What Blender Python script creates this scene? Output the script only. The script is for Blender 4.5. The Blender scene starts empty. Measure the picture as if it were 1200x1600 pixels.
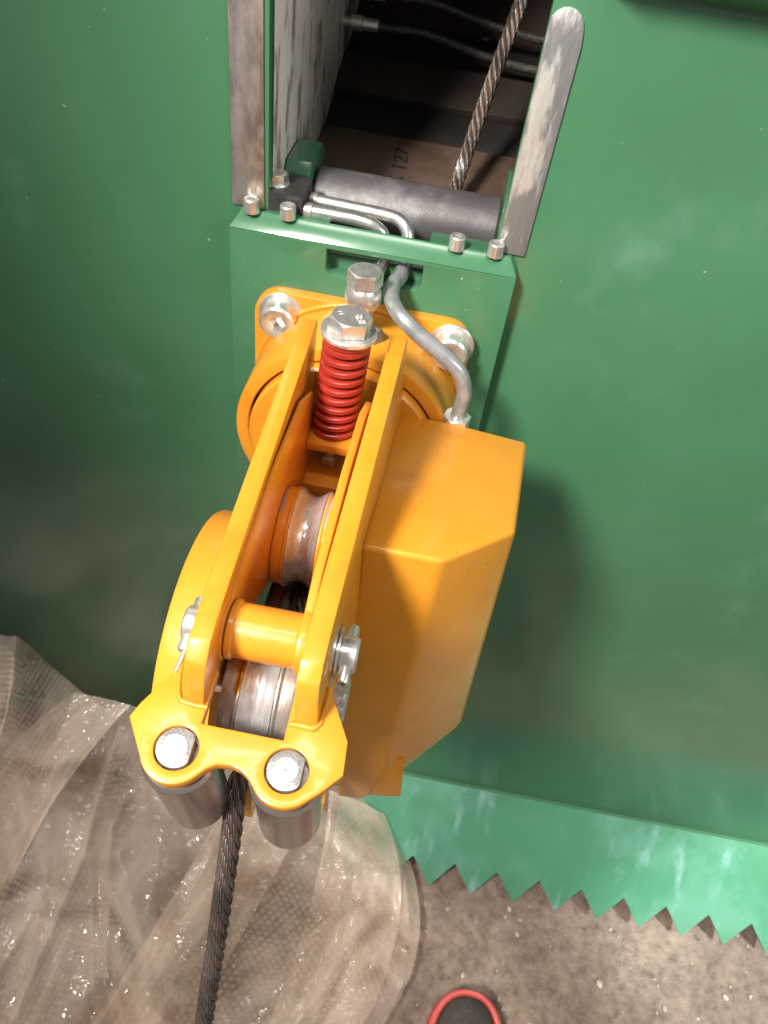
import bpy, bmesh, math, random
from mathutils import Vector, Matrix, noise
random.seed(7)
C = bpy.context.scene.collection
SC = bpy.context.scene

# ------------------------------------------------------------------ camera
cam_d = bpy.data.cameras.new('camera')
cam = bpy.data.objects.new('camera', cam_d); C.objects.link(cam)
CAMPOS = Vector((0.0622, -0.5797, 0.2990))
RT, DN, FW = Vector((0.9821, 0.1505, 0.1134)), Vector((0.1869, -0.7006, -0.6887)), Vector((-0.0242, 0.6975, -0.7161))
m = Matrix((RT, -DN, -FW)).transposed().to_4x4(); m.translation = CAMPOS
cam.matrix_world = m
cam_d.sensor_fit = 'VERTICAL'; cam_d.sensor_height = 36; cam_d.sensor_width = 27; cam_d.lens = 27
cam_d.clip_start = 0.02; cam_d.clip_end = 100
cam_d.dof.use_dof = True; cam_d.dof.focus_distance = 0.47; cam_d.dof.aperture_fstop = 15.0
SC.camera = cam

# ------------------------------------------------------------------ world, lamps, exposure
w = bpy.data.worlds.new('World'); SC.world = w; w.use_nodes = True
bg = w.node_tree.nodes['Background']
bg.inputs[0].default_value = (1.0, 0.95, 0.88, 1); bg.inputs[1].default_value = 0.27
def lamp(kind, name, loc, target, energy, col, **kw):
    d = bpy.data.lights.new(name, kind); d.energy = energy; d.color = col
    for k, v in kw.items(): setattr(d, k, v)
    o = bpy.data.objects.new(name, d); C.objects.link(o); o.location = loc
    o.rotation_euler = (Vector(target) - Vector(loc)).to_track_quat('-Z', 'Y').to_euler()
    return o
# workshop lamp high on the left; its cone edge stands in for the photographer's shadow
lamp('SPOT', 'workshop_lamp', (-0.75, -1.42, 1.49), (1.32, 0.0, -0.34), 410, (1.0, 0.96, 0.88),
     shadow_soft_size=0.19, spot_size=math.radians(57), spot_blend=0.2)
# ceiling tubes: one overhead behind the photographer, one further to the right
lamp('AREA', 'ceiling_tube', (-0.2, -0.75, 2.6), (-0.2, -0.70, 0), 22, (1.0, 0.96, 0.90), shape='RECTANGLE', size=1.4, size_y=0.2)
lamp('AREA', 'ceiling_tube', (1.55, -0.95, 0.95), (0.85, 0.0, -0.25), 13, (0.95, 1.0, 0.97), shape='RECTANGLE', size=1.0, size_y=0.2)
# small unseen spot added to put glints on the heap of film
lamp('SPOT', 'film_glint_light', (-0.95, -0.95, 2.0), (-0.16, -0.38, -1.05), 230, (1.0, 0.93, 0.85), shadow_soft_size=0.04, spot_size=math.radians(21), spot_blend=0.4)
lamp('SPOT', 'work_lamp', (1.35, -0.75, 0.1), (0.78, -0.12, -1.03), 170, (0.92, 1.0, 0.96), shadow_soft_size=0.06, spot_size=math.radians(23), spot_blend=0.5)
SC.view_settings.view_transform = 'Standard'; SC.view_settings.look = 'None'
SC.view_settings.exposure = 0.0; SC.view_settings.gamma = 1.0
SC.cycles.max_bounces = 8; SC.cycles.transparent_max_bounces = 24

# ------------------------------------------------------------------ materials
def mat(name, base, rough=0.5, metal=0.0, var=None, vscale=20, vdetail=5, vlo=0.4, vhi=0.65, stretch=None,
        bump=0.0, bscale=200, coat=0.0, rvar=0.0, spec=0.5, specks=None, marks=None, mscale=12, mlo=0.62, mhi=0.75, mstretch=None):
    mt = bpy.data.materials.new(name); mt.use_nodes = True
    nt = mt.node_tree; P = nt.nodes['Principled BSDF']
    P.inputs['Base Color'].default_value = (*base, 1); P.inputs['Roughness'].default_value = rough
    P.inputs['Metallic'].default_value = metal; P.inputs['Coat Weight'].default_value = coat
    P.inputs['Coat Roughness'].default_value = 0.12; P.inputs['Specular IOR Level'].default_value = spec
    tc = nt.nodes.new('ShaderNodeTexCoord')
    def nz(scale, detail, st=None, rot=None):
        n = nt.nodes.new('ShaderNodeTexNoise'); n.inputs['Scale'].default_value = scale; n.inputs['Detail'].default_value = detail
        n.inputs['Roughness'].default_value = 0.62
        mp = nt.nodes.new('ShaderNodeMapping')
        if st: mp.inputs['Scale'].default_value = st
        nt.links.new(tc.outputs['Object'], mp.inputs[0]); nt.links.new(mp.outputs[0], n.inputs['Vector'])
        return n
    def ramp(src, lo, hi):
        r = nt.nodes.new('ShaderNodeMapRange'); r.inputs[1].default_value = lo; r.inputs[2].default_value = hi
        r.interpolation_type = 'SMOOTHSTEP'
        nt.links.new(src, r.inputs[0]); return r.outputs[0]
    def mix(fac, a, b):
        x = nt.nodes.new('ShaderNodeMix'); x.data_type = 'RGBA'
        nt.links.new(fac, x.inputs[0])
        for s, i in ((a, 6), (b, 7)):
            if isinstance(s, tuple): x.inputs[i].default_value = (*s, 1)
            else: nt.links.new(s, x.inputs[i])
        return x.outputs[2]
    col = base
    if var:
        col = mix(ramp(nz(vscale, vdetail, stretch).outputs[0], vlo, vhi), col, var)
    if marks:
        col = mix(ramp(nz(mscale, 7, mstretch).outputs[0], mlo, mhi), col, marks)
    if specks:
        col = mix(ramp(nz(150, 2).outputs[0], .735, .76), col, specks)
    if not isinstance(col, tuple): nt.links.new(col, P.inputs['Base Color'])
    if rvar:
        r = nt.nodes.new('ShaderNodeMapRange'); r.inputs[1].default_value = .3; r.inputs[2].default_value = .7
        r.inputs[3].default_value = max(.02, rough - rvar); r.inputs[4].default_value = rough + rvar
        nt.links.new(nz(vscale * 1.7, 4, stretch).outputs[0], r.inputs[0]); nt.links.new(r.outputs[0], P.inputs['Roughness'])
    if bump:
        b = nt.nodes.new('ShaderNodeBump'); b.inputs['Strength'].default_value = bump; b.inputs['Distance'].default_value = 0.002
        nt.links.new(nz(bscale, 3, stretch).outputs[0], b.inputs['Height']); nt.links.new(b.outputs[0], P.inputs['Normal'])
    return mt

M = {}
M['yellow'] = mat('yellow_paint', (0.70, 0.282, 0.022), 0.34, var=(0.67, 0.264, 0.018), vscale=25, bump=0.12, bscale=70, coat=0.3, rvar=0.08, specks=(.40, .15, .02), marks=(.60, .215, .014), mscale=18, mlo=.55, mhi=.75)
M['green'] = mat('green_paint', (0.054, 0.170, 0.084), 0.22, var=(0.062, 0.184, 0.095), vscale=6, bump=0.04, bscale=40, coat=0.3, rvar=0.07,
                 marks=(0.11, 0.24, 0.16), mscale=8, mlo=0.55, mhi=0.82, specks=(.30, .42, .34))
M['green_dusty'] = mat('dusty_green_paint', (0.060, 0.210, 0.120), 0.30, var=(0.10, 0.27, 0.18), vscale=7, bump=0.05, bscale=60, rvar=0.08,
                 marks=(0.26, 0.42, 0.42), mscale=9, mlo=0.53, mhi=0.78, mstretch=(2.2, 0.7, 0.7))
M['bare'] = mat('bare_steel', (0.52, 0.47, 0.44), 0.46, 0.75, var=(0.30, 0.25, 0.22), vscale=60, stretch=(1, 1, .35), bump=0.15, bscale=300, rvar=0.1,
                marks=(0.50, 0.46, 0.42), mscale=40, mlo=0.5, mhi=0.7)
M['bare_smear'] = mat('scraped_steel', (0.27, 0.265, 0.27), 0.45, 0.5, var=(0.60, 0.585, 0.56), vscale=34, vdetail=10, vlo=.46, vhi=.56, stretch=(1.3, 1, .32), bump=0.4, bscale=160, rvar=0.1)
M['yellow_worn'] = mat('worn_yellow_paint', (0.78, 0.30, 0.02), 0.38, var=(0.40, 0.33, 0.29), vscale=26, vdetail=8, vlo=.56, vhi=.60, rvar=.08, bump=.15, bscale=150, stretch=(3, .6, .6))
M['worn_steel'] = mat('scuffed_steel', (0.50, 0.45, 0.41), 0.30, 0.7, var=(0.60, 0.25, 0.02), vscale=22, vdetail=8, vlo=.55, vhi=.58, rvar=.08, bump=.15, bscale=150, stretch=(2, .7, .7))
M['zinc'] = mat('zinc_steel', (0.82, 0.80, 0.77), 0.30, 0.80, var=(0.68, 0.65, 0.62), vscale=90, bump=0.08, bscale=400, rvar=0.08)
M['zinc_dull'] = mat('dull_zinc', (0.38, 0.375, 0.37), 0.38, 0.7, var=(0.31, 0.305, 0.30), vscale=120, bump=0.3, bscale=900, rvar=0.08)
M['polished'] = mat('turned_steel', (0.60, 0.55, 0.52), 0.22, 0.97, var=(0.52, 0.47, 0.44), vscale=20, bump=0.03, bscale=300, rvar=0.05)
M['groove'] = mat('worn_groove_steel', (0.68, 0.66, 0.66), 0.25, 0.65, var=(0.48, 0.45, 0.44), vscale=45, stretch=(3, .5, .5), bump=0.15, bscale=260, rvar=0.1, marks=(0.75, 0.34, 0.02), mscale=26, mlo=.70, mhi=.73)
M['red'] = mat('red_spring', (0.36, 0.030, 0.020), 0.30, coat=0.4, bump=0.05, bscale=200, var=(0.31, .024, .016))
M['rope'] = mat('greasy_wire', (0.17, 0.13, 0.11), 0.38, 0.75, var=(0.09, 0.07, 0.06), vscale=40, rvar=0.1, marks=(0.42, 0.42, 0.44), mscale=22, mlo=.60, mhi=.70)
M['silver'] = mat('silver_hose_paint', (0.36, 0.37, 0.38), 0.28, 0.4, coat=0.3, var=(0.24, 0.255, 0.27), vscale=40)
M['pipe'] = mat('zinc_pipe', (0.66, 0.67, 0.66), 0.28, 0.85, var=(0.56, .55, .53), vscale=60, rvar=0.06)
M['drum'] = mat('dark_roller_steel', (0.105, 0.095, 0.098), 0.46, 0.35, var=(0.20, 0.19, 0.195), vscale=24, vlo=.48, vhi=.72, bump=0.1, bscale=300, rvar=0.08, marks=(0.32, .31, .31), mscale=45, mlo=.64, mhi=.74)
M['black'] = mat('black_block', (0.030, 0.026, 0.028), 0.5, var=(0.04, .035, .036), vscale=100, bump=0.1, bscale=500)
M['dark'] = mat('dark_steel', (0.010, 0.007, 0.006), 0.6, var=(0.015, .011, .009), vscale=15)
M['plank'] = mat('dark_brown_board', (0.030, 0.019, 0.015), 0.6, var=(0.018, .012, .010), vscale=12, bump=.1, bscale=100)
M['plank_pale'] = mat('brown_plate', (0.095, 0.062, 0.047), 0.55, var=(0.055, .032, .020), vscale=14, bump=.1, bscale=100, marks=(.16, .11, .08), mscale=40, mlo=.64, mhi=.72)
M['galv'] = mat('streaked_panel', (0.93, 0.88, 0.82), 0.5, 0.0, var=(0.36, 0.27, 0.22), vscale=30, vdetail=5, vlo=.47, vhi=.62, stretch=(1, 1.5, .5), bump=.3, bscale=60)
M['hose'] = mat('black_rubber', (0.025, .022, .02), 0.45, var=(.07, .06, .055), vscale=200)
M['ink'] = mat('black_ink', (0.012, .008, .006), 0.7)
M['shoe_red'] = mat('red_rubber', (0.40, 0.060, 0.052), 0.5, var=(0.42, .045, .04), vscale=30, bump=.1, bscale=300)
M['shoe_black'] = mat('dark_shoe_fabric', (0.035, 0.028, 0.025), 0.8, var=(0.05, .042, .037), vscale=200, bump=.5, bscale=700)

# ------------------------------------------------------------------ builders
def tag(o, label=None, cat=None, group=None, kind=None):
    for k, v in (('label', label), ('category', cat), ('group', group), ('kind', kind)):
        if v: o[k] = v
    return o
def thing(name, loc, label, cat, group=None):
    o = bpy.data.objects.new(name, None); C.objects.link(o); o.location = loc
    o.empty_display_size = .02
    return tag(o, label, cat, group)
def finish(name, bm, mt, parent=None, angle=35):
    me = bpy.data.meshes.new(name)
    bmesh.ops.recalc_face_normals(bm, faces=bm.faces[:]) if bm.faces else None
    bm.to_mesh(me); bm.free()
    me.materials.append(M[mt] if isinstance(mt, str) else mt)
    for p in me.polygons: p.use_smooth = True
    me.set_sharp_from_angle(angle=math.radians(angle))
    o = bpy.data.objects.new(name, me); C.objects.link(o)
    if parent:
        o.parent = parent
        # world-space coordinates are kept: undo the parent's offset
        base = Vector((0, 0, 0)); q = parent
        while q: base += q.location; q = q.parent
        o.location = -base
    return o
def bevel(bm, off, seg=2, ang=30):
    if off <= 0: return
    ed = [e for e in bm.edges if len(e.link_faces) == 2 and e.calc_face_angle(0) > math.radians(ang)]
    bmesh.ops.bevel(bm, geom=ed, offset=off, segments=seg, affect='EDGES', profile=0.5, clamp_overlap=True)
def add_box(bm, x0, x1, y0, y1, z0, z1):
    vs = [bm.verts.new(p) for p in ((x0,y0,z0),(x1,y0,z0),(x1,y1,z0),(x0,y1,z0),(x0,y0,z1),(x1,y0,z1),(x1,y1,z1),(x0,y1,z1))]
    for f in ((3,2,1,0),(4,5,6,7),(0,1,5,4),(1,2,6,5),(2,3,7,6),(3,0,4,7)): bm.faces.new([vs[i] for i in f])
def box(name, x0, x1, y0, y1, z0, z1, mt, parent=None, bv=.001):
    bm = bmesh.new(); add_box(bm, x0, x1, y0, y1, z0, z1); bevel(bm, bv); return finish(name, bm, mt, parent)
def add_prism(bm, loops, O, eu, ev, th):
    """flat outline (first loop) with holes (other loops) in the plane O+u*eu+v*ev, given thickness along eu x ev"""
    O, eu, ev = Vector(O), Vector(eu), Vector(ev); n = eu.cross(ev).normalized()
    edges = []
    for lp in loops:
        vs = [bm.verts.new(O + eu * u + ev * v) for u, v in lp]
        edges += [bm.edges.new((vs[i], vs[(i + 1) % len(vs)])) for i in range(len(vs))]
    r = bmesh.ops.triangle_fill(bm, use_beauty=True, use_dissolve=False, edges=edges)
    fs = [g for g in r['geom'] if isinstance(g, bmesh.types.BMFace)]
    e = bmesh.ops.extrude_face_region(bm, geom=fs)
    bmesh.ops.translate(bm, vec=n * th, verts=[g for g in e['geom'] if isinstance(g, bmesh.types.BMVert)])
    bmesh.ops.recalc_face_normals(bm, faces=bm.faces[:])
def prism(name, loops, O, eu, ev, th, mt, parent=None, bv=.001, seg=2):
    bm = bmesh.new(); add_prism(bm, loops, O, eu, ev, th); bevel(bm, bv, seg); return finish(name, bm, mt, parent)
def frame(d):
    d = Vector(d).normalized()
    a = Vector((1, 0, 0)) if abs(d.x) < .9 else Vector((0, 0, 1))
    u = (a - d * a.dot(d)).normalized(); return d, u, d.cross(u)
def add_lathe(bm, prof, O, d, seg=48, twist=0.0):
    """profile (r, h) turned about the axis O + h*d"""
    O = Vector(O); d, u, v = frame(d); rings = []
    for r, h in prof:
        if r < 1e-6: rings.append([bm.verts.new(O + d * h)]); continue
        rings.append([bm.verts.new(O + d * h + (u * math.cos(2*math.pi*k/seg + twist) + v * math.sin(2*math.pi*k/seg + twist)) * r) for k in range(seg)])
    for a, b in zip(rings, rings[1:]):
        for k in range(seg):
            k2 = (k + 1) % seg
            if len(a) == 1 and len(b) == 1: continue
            if len(a) == 1: bm.faces.new((a[0], b[k2], b[k]))
            elif len(b) == 1: bm.faces.new((a[k], a[k2], b[0]))
            else: bm.faces.new((a[k], a[k2], b[k2], b[k]))
def lathe(name, prof, O, d, mt, parent=None, seg=48, angle=35):
    bm = bmesh.new(); add_lathe(bm, prof, O, d, seg); return finish(name, bm, mt, parent, angle)
def hexa(name, R, h, O, d, mt, parent=None, cham=.0016, twist=0.0):
    """hexagon head with the chamfered crown of a forged bolt"""
    bm = bmesh.new(); O = Vector(O); d, u, v = frame(d); S = 60
    def ring(hh, rr, circ):
        out = []
        for k in range(S):
            a = 2*math.pi*k/S; s = (a % (math.pi/3)) - math.pi/6
            hx = R * math.cos(math.pi/6) / math.cos(s)
            if circ: q, z = min(hx, rr), hh
            else: q, z = hx, hh
            a2 = a + twist
            out.append((q, z, a2))
        return out
    rap = R * math.cos(math.pi/6)
    rows = [[(q, 0, a) for q, z, a in ring(0, R, False)]]
    rows.append([(q, h - max(0, (q - rap)) * .58 - cham*.15, a) for q, z, a in ring(h, R, False)])
    rows.append([(rap * .96, h, a) for q, z, a in ring(h, R, False)])
    vr = [[bm.verts.new(O + d*z + (u*math.cos(a) + v*math.sin(a))*q) for q, z, a in row] for row in rows]
    for A, B in zip(vr, vr[1:]):
        for k in range(S): bm.faces.new((A[k], A[(k+1) % S], B[(k+1) % S], B[k]))
    bm.faces.new(vr[-1]); bm.faces.new(vr[0][::-1])
    return finish(name, bm, mt, parent, 22)
def socket_screw(name, R, h, O, d, mt, parent, sock='dark'):
    """cap screw: knurled round head with a hexagon socket sunk in it"""
    d, u, v = frame(d); O = Vector(O); bm = bmesh.new(); S = 48
    prof = [(R, 0), (R, h - R*.14), (R*.88, h), (R*.62, h)]
    rings = [[bm.verts.new(O + d*hh + (u*math.cos(2*math.pi*k/S) + v*math.sin(2*math.pi*k/S))*r) for k in range(S)] for r, hh in prof]
    def hr(k): 
        a = 2*math.pi*k/S; s = (a % (math.pi/3)) - math.pi/6; return R*.50*math.cos(math.pi/6)/math.cos(s)
    for hh in (h - R*.06, h - R*.75):
        rings.append([bm.verts.new(O + d*hh + (u*math.cos(2*math.pi*k/S) + v*math.sin(2*math.pi*k/S))*hr(k)) for k in range(S)])
    for A, B in zip(rings, rings[1:]):
        for k in range(S): bm.faces.new((A[k], A[(k+1) % S], B[(k+1) % S], B[k]))
    bm.faces.new(rings[-1])
    return finish(name, bm, mt, parent, 30)
def smooth_path(pts, n=12):
    """Catmull-Rom through the points"""
    P = [Vector(p) for p in pts]; P = [P[0]*2 - P[1]] + P + [P[-1]*2 - P[-2]]; out = []
    for i in range(1, len(P) - 2):
        a, b, c, d = P[i-1:i+3]
        for k in range(n):
            t = k / n
            out.append(.5*((2*b) + (c - a)*t + (2*a - 5*b + 4*c - d)*t*t + (3*b - a - 3*c + d)*t**3))
    out.append(P[-2]); return out
def resample(pts, step):
    out = [pts[0].copy()]; acc = 0
    for a, b in zip(pts, pts[1:]):
        L = (b - a).length
        while acc + L >= step:
            t = (step - acc) / L; a = a.lerp(b, t); L = (b - a).length; out.append(a.copy()); acc = 0
        acc += L
    return out
def frames(pts):
    T = [(pts[min(i+1, len(pts)-1)] - pts[max(i-1, 0)]).normalized() for i in range(len(pts))]
    _, u, _ = frame(T[0]); out = []
    for t in T:
        u = (u - t*u.dot(t)).normalized(); out.append((t, u, t.cross(u)))
    return out
def add_tube(bm, pts, r, seg=16, cap=True):
    fr = frames(pts); rings = []
    for i, (p, (t, u, v)) in enumerate(zip(pts, fr)):
        rr = r(i/(len(pts)-1)) if callable(r) else r
        rings.append([bm.verts.new(p + (u*math.cos(2*math.pi*k/seg) + v*math.sin(2*math.pi*k/seg))*rr) for k in range(seg)])
    for A, B in zip(rings, rings[1:]):
        for k in range(seg): bm.faces.new((A[k], A[(k+1) % seg], B[(k+1) % seg], B[k]))
    if cap: bm.faces.new(rings[0][::-1]); bm.faces.new(rings[-1])
def tube(name, pts, r, mt, parent=None, seg=16, n=12, smooth=True):
    bm = bmesh.new(); add_tube(bm, smooth_path(pts, n) if smooth else [Vector(p) for p in pts], r, seg)
    return finish(name, bm, mt, parent, 50)
def weld(name, pts, r, mt, parent):
    """a ripply weld bead under paint"""
    P = resample(smooth_path(pts, 10), .0016); bm = bmesh.new()
    add_tube(bm, P, lambda t: r*(.8 + .07*math.sin(t*len(P)*2.1) + .10*random.random()), 8)
    return finish(name, bm, mt, parent, 60)
def arc(cx, cy, r, a0, a1, n):
    return [(cx + r*math.cos(math.radians(a0 + (a1-a0)*k/n)), cy + r*math.sin(math.radians(a0 + (a1-a0)*k/n))) for k in range(n+1)]
def rrect(x0, x1, y0, y1, r, n=6):
    return arc(x1-r, y1-r, r, 0, 90, n) + arc(x0+r, y1-r, r, 90, 180, n) + arc(x0+r, y0+r, r, 180, 270, n) + arc(x1-r, y0+r, r, 270, 360, n)
X, Y, Z = (1,0,0), (0,1,0), (0,0,1)

# ------------------------------------------------------------------ floor
FZ = -1.055
def floor_material():
    mt = bpy.data.materials.new('rough_concrete'); mt.use_nodes = True; nt = mt.node_tree; P = nt.nodes['Principled BSDF']
    tc = nt.nodes.new('ShaderNodeTexCoord')
    def nz(s, d=6):
        n = nt.nodes.new('ShaderNodeTexNoise'); n.inputs['Scale'].default_value = s; n.inputs['Detail'].default_value = d; n.inputs['Roughness'].default_value = .65
        nt.links.new(tc.outputs['Object'], n.inputs['Vector']); return n.outputs[0]
    def rmp(src, stops):
        r = nt.nodes.new('ShaderNodeValToRGB'); e = r.color_ramp.elements
        e[0].position, e[0].color = stops[0][0], (*stops[0][1], 1); e[1].position, e[1].color = stops[-1][0], (*stops[-1][1], 1)
        for p, c in stops[1:-1]: k = e.new(p); k.color = (*c, 1)
        nt.links.new(src, r.inputs[0]); return r.outputs[0]
    def mul(a, b, f=1.0):
        x = nt.nodes.new('ShaderNodeMix'); x.data_type = 'RGBA'; x.blend_type = 'MULTIPLY'; x.inputs[0].default_value = f
        nt.links.new(a, x.inputs[6]); nt.links.new(b, x.inputs[7]); return x.outputs[2]
    c1 = rmp(nz(7), [(.3, (.125, .088, .070)), (.5, (.185, .136, .110)), (.72, (.27, .208, .172))])
    c2 = rmp(nz(60, 8), [(.30, (.55, .50, .47)), (.5, (.97, .95, .93)), (.70, (1.3, 1.27, 1.22))])
    c = mul(c1, c2)
    v = nt.nodes.new('ShaderNodeTexVoronoi'); v.inputs['Scale'].default_value = 55; nt.links.new(tc.outputs['Object'], v.inputs['Vector'])
    pits = rmp(v.outputs['Distance'], [(.05, (.45, .4, .37)), (.22, (1, 1, 1))])
    c = mul(c, pits, .55)
    nt.links.new(c, P.inputs['Base Color']); P.inputs['Roughness'].default_value = .82
    b = nt.nodes.new('ShaderNodeBump'); b.inputs['Strength'].default_value = .7; b.inputs['Distance'].default_value = .004
    nt.links.new(nz(120, 6), b.inputs['Height']); nt.links.new(b.outputs[0], P.inputs['Normal'])
    return mt
M['floor'] = floor_material()
bm = bmesh.new()
bmesh.ops.create_grid(bm, x_segments=8, y_segments=8, size=4.0)
bmesh.ops.translate(bm, vec=(0, 0, FZ), verts=bm.verts[:])
tag(finish('floor', bm, 'floor'), kind='structure')
bm = bmesh.new()      # grit and little stones lying about
for _ in range(420):
    x, y = random.uniform(-.1, 1.0), random.uniform(-.55, .25); r = random.choice((.0012, .0018, .0018, .003, .0045)) * random.uniform(.7, 1.3)
    mm = Matrix.Translation((x, y, FZ + r*.3)) @ Matrix.Rotation(random.random()*6, 4, 'Z') @ Matrix.Diagonal((1.4, 1, .7, 1))
    bmesh.ops.create_icosphere(bm, subdivisions=1, radius=r, matrix=mm)
M['grit'] = mat('grit', (.42, .36, .31), .8, var=(.24, .19, .16), vscale=80)
tag(finish('grit', bm, 'grit', angle=20), kind='stuff')

# ------------------------------------------------------------------ green shield with toothed foot
shield = thing('shield_plate', (0, 0, -.886), 'large glossy green steel shield with a slot, bare metal strips and a sawtooth lower edge', 'shield')
PT = .015
outline = [(-1.1, -.886), (1.7, -.886), (1.7, .2085), (.125, .2085), (.125, .36), (.0955, .36), (.0955, -.012), (.0425, -.012), (.0425, -.0135), (-.0875, -.012), (-.0875, .36), (-.125, .36), (-.125, .2085), (-1.1, .2085)]
outline = [p for p in outline if p != (.0425, -.0135) and p != (.0425, -.012)]
prism('panel', [outline], (0, PT, 0), X, Z, PT, 'green', shield, .0012)
FD = Vector((0, -.60, -.80))       # the foot is bent forward, towards the viewer
teeth = [(-1.1, 0), (1.7, 0)]
VX, PITCH, SV, ST = .1855, .0705, .1400, .1880
k0, k1 = -20, 23
row = []
for k in range(k1, k0, -1):
    row.append((VX + PITCH*k, SV)); row.append((VX + PITCH*(k - .5) , ST))
row = [p for p in row if -1.09 < p[0] < 1.69]
row = [p for p in row if p[0] > .06]
teeth = [(.05, 0), (.05, SV)] + row[::-1] + [(1.7, SV), (1.7, 0)]
nrm = Vector(X).cross(FD).normalized()
prism('toothed_foot', [[(u, v) for u, v in teeth]], Vector((0, 0, -.8865)) , X, FD, PT, 'green_dusty', shield, .0012)
# bead of the bend, where the paint shines
bm = bmesh.new(); add_tube(bm, [Vector((-1.1 + 2.8*k/60, .0035, -.8865)) for k in range(61)], .0055, 14); finish('bend', bm, 'green', shield)
# upper flange leaning over
prism('top_flange', [[(.125, 0), (1.7, 0), (1.7, .045), (.125, .045)]], (0, .002, .2090), X, Vector((0, -.82, .57)), .012, 'green', shield, .001)
# bare strips each side of the slot
prism('edge_strip', [[(-.1165, .0175), (-.0905, .0175), (-.0925, .36), (-.1150, .36)]], (0, -.0002, 0), X, Z, .0016, 'bare', shield, .0008)
prism('edge_strip', [[(.0965, .0175), (.1185, .0175), (.1195, .165)] + [(.1065 + .012*math.cos(a), .172 + .013*math.sin(a)) for a in [math.radians(q) for q in (10, 30, 50, 70, 90, 110, 130, 150)]] + [(.0955, .172)]],
      (0, -.0002, 0), X, Z, .0022, 'bare_smear', shield, .0010)
# mount plate with a window for the pipes
mount = prism('mount_plate', [[(-.1155, .0053), (-.1155, -.27), (.118, -.27), (.1155, .0053)],
                      [(-.036, .0015), (.042, .0015)] + arc(.035, -.0135, .007, 0, -90, 5) + arc(-.029, -.0135, .007, 270, 180, 5)],
      (0, -.0003, 0), X, Z, .0157, 'green', shield, .0012)
# bevelled clamp bar across the slot, cut back in the middle, its front edge chamfered
bm = bmesh.new()
ZB, ZT = .0056, .0168
back = [(.1155, -.0006), (.0948, -.0006), (.0948, .0145), (.0432, .0145), (.0432, -.0030), (-.0375, -.0030), (-.0375, .0145), (-.0868, .0145), (-.0868, -.0006), (-.1155, -.0006)]
top = [(-.1075, -.0052), (.1075, -.0052), (.1095, -.0006)] + back[1:-1] + [(-.1095, -.0006)]
bot = [(-.1155, -.0162), (.1155, -.0162)] + back
tv = [bm.verts.new((x, y, ZT)) for x, y in top]; bv_ = [bm.verts.new((x, y, ZB)) for x, y in bot]
for i in range(len(top)): j = (i+1) % len(top); bm.faces.new((bv_[i], bv_[j], tv[j], tv[i]))
bm.faces.new(tv); bm.faces.new(bv_[::-1])
bmesh.ops.recalc_face_normals(bm, faces=bm.faces[:]); bevel(bm, .0006, 2, 15)
clamp = finish('clamp_bar', bm, 'green', shield, 25)
for x in (-.0992, -.0702, .0645, .0950):
    socket_screw('cap_screw', .0064, .0105, (x, -.0066, ZT - .0001), Z, 'zinc', clamp)

# ------------------------------------------------------------------ housing behind the slot
inner = thing('inner_housing', (0, .3, -.1), 'dark hollow behind the slot with a streaked grey side and brown steps', 'machine housing')
prism('side_panel', [[(.016, -.075), (.20, -.02), (.40, .068), (.75, .21), (.75, .5), (.016, .5)]], (-.1005, 0, 0), Y, Z, .012, 'galv', inner, .001)
prism('shade_cheek', [[(.016, -.30), (.75, -.30), (.75, .5), (.016, .5)]], (.145, 0, 0), Y, Z, .012, 'dark', inner, .001)  # unseen cheeks, top, back and base added to keep the hollow dark
box('shade_roof', -.106, .157, .016, .75, .5, .51, 'dark', inner)
box('shade_wall', -.25, .157, .75, .76, -.30, .5, 'dark', inner)
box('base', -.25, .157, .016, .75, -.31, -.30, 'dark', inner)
box('shade_cheek', -.26, -.25, .016, .75, -.31, .2, 'dark', inner)
def slat(y0, y1, lift, mt):     # steps that climb away from the slot
    s = .415; n = Vector((0, -s, 1)).normalized(); a = Vector((0, 1, s)).normalized(); O = Vector((0, y0, (y0 - .2)*s)) + n*lift
    L = (y1 - y0)*math.sqrt(1 + s*s)
    return prism('slat', [[(-.10, 0), (.143, 0), (.143, L), (-.10, L)]], O - n*.02, X, a, .02, mt, inner, .001)
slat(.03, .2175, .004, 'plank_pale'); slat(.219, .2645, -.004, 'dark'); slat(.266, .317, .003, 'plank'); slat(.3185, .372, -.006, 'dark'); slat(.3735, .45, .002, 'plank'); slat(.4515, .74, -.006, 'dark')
# stencilled figures on the brown step
cu = bpy.data.curves.new('stencil', 'FONT'); cu.body = 'K 127'; cu.size = .020; cu.extrude = .0002
to = bpy.data.objects.new('stencil', cu); C.objects.link(to)
bpy.context.view_layer.update()
me = bpy.data.meshes.new_from_object(to.evaluated_get(bpy.context.evaluated_depsgraph_get()))
bpy.data.objects.remove(to)
n_ = Vector((0, -.415, 1)).normalized(); a_ = Vector((0, 1, .415)).normalized()
me.transform(Matrix((a_, Vector((-1, 0, 0)), a_.cross(Vector((-1, 0, 0))))).transposed().to_4x4())
me.transform(Matrix.Translation(Vector((.002, .160, (.160 - .2)*.415)) + n_*.0045))
me.materials.clear(); me.materials.append(M['ink'])
st = bpy.data.objects.new('stencil_marking', me); C.objects.link(st); st.parent = inner; st.location = -inner.location
lathe('bolt_head', [(0, .004), (.006, .004), (.007, .002), (.007, 0)], (.055, .36, .075), (0, -.5, .85), 'hose', inner)
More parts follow.
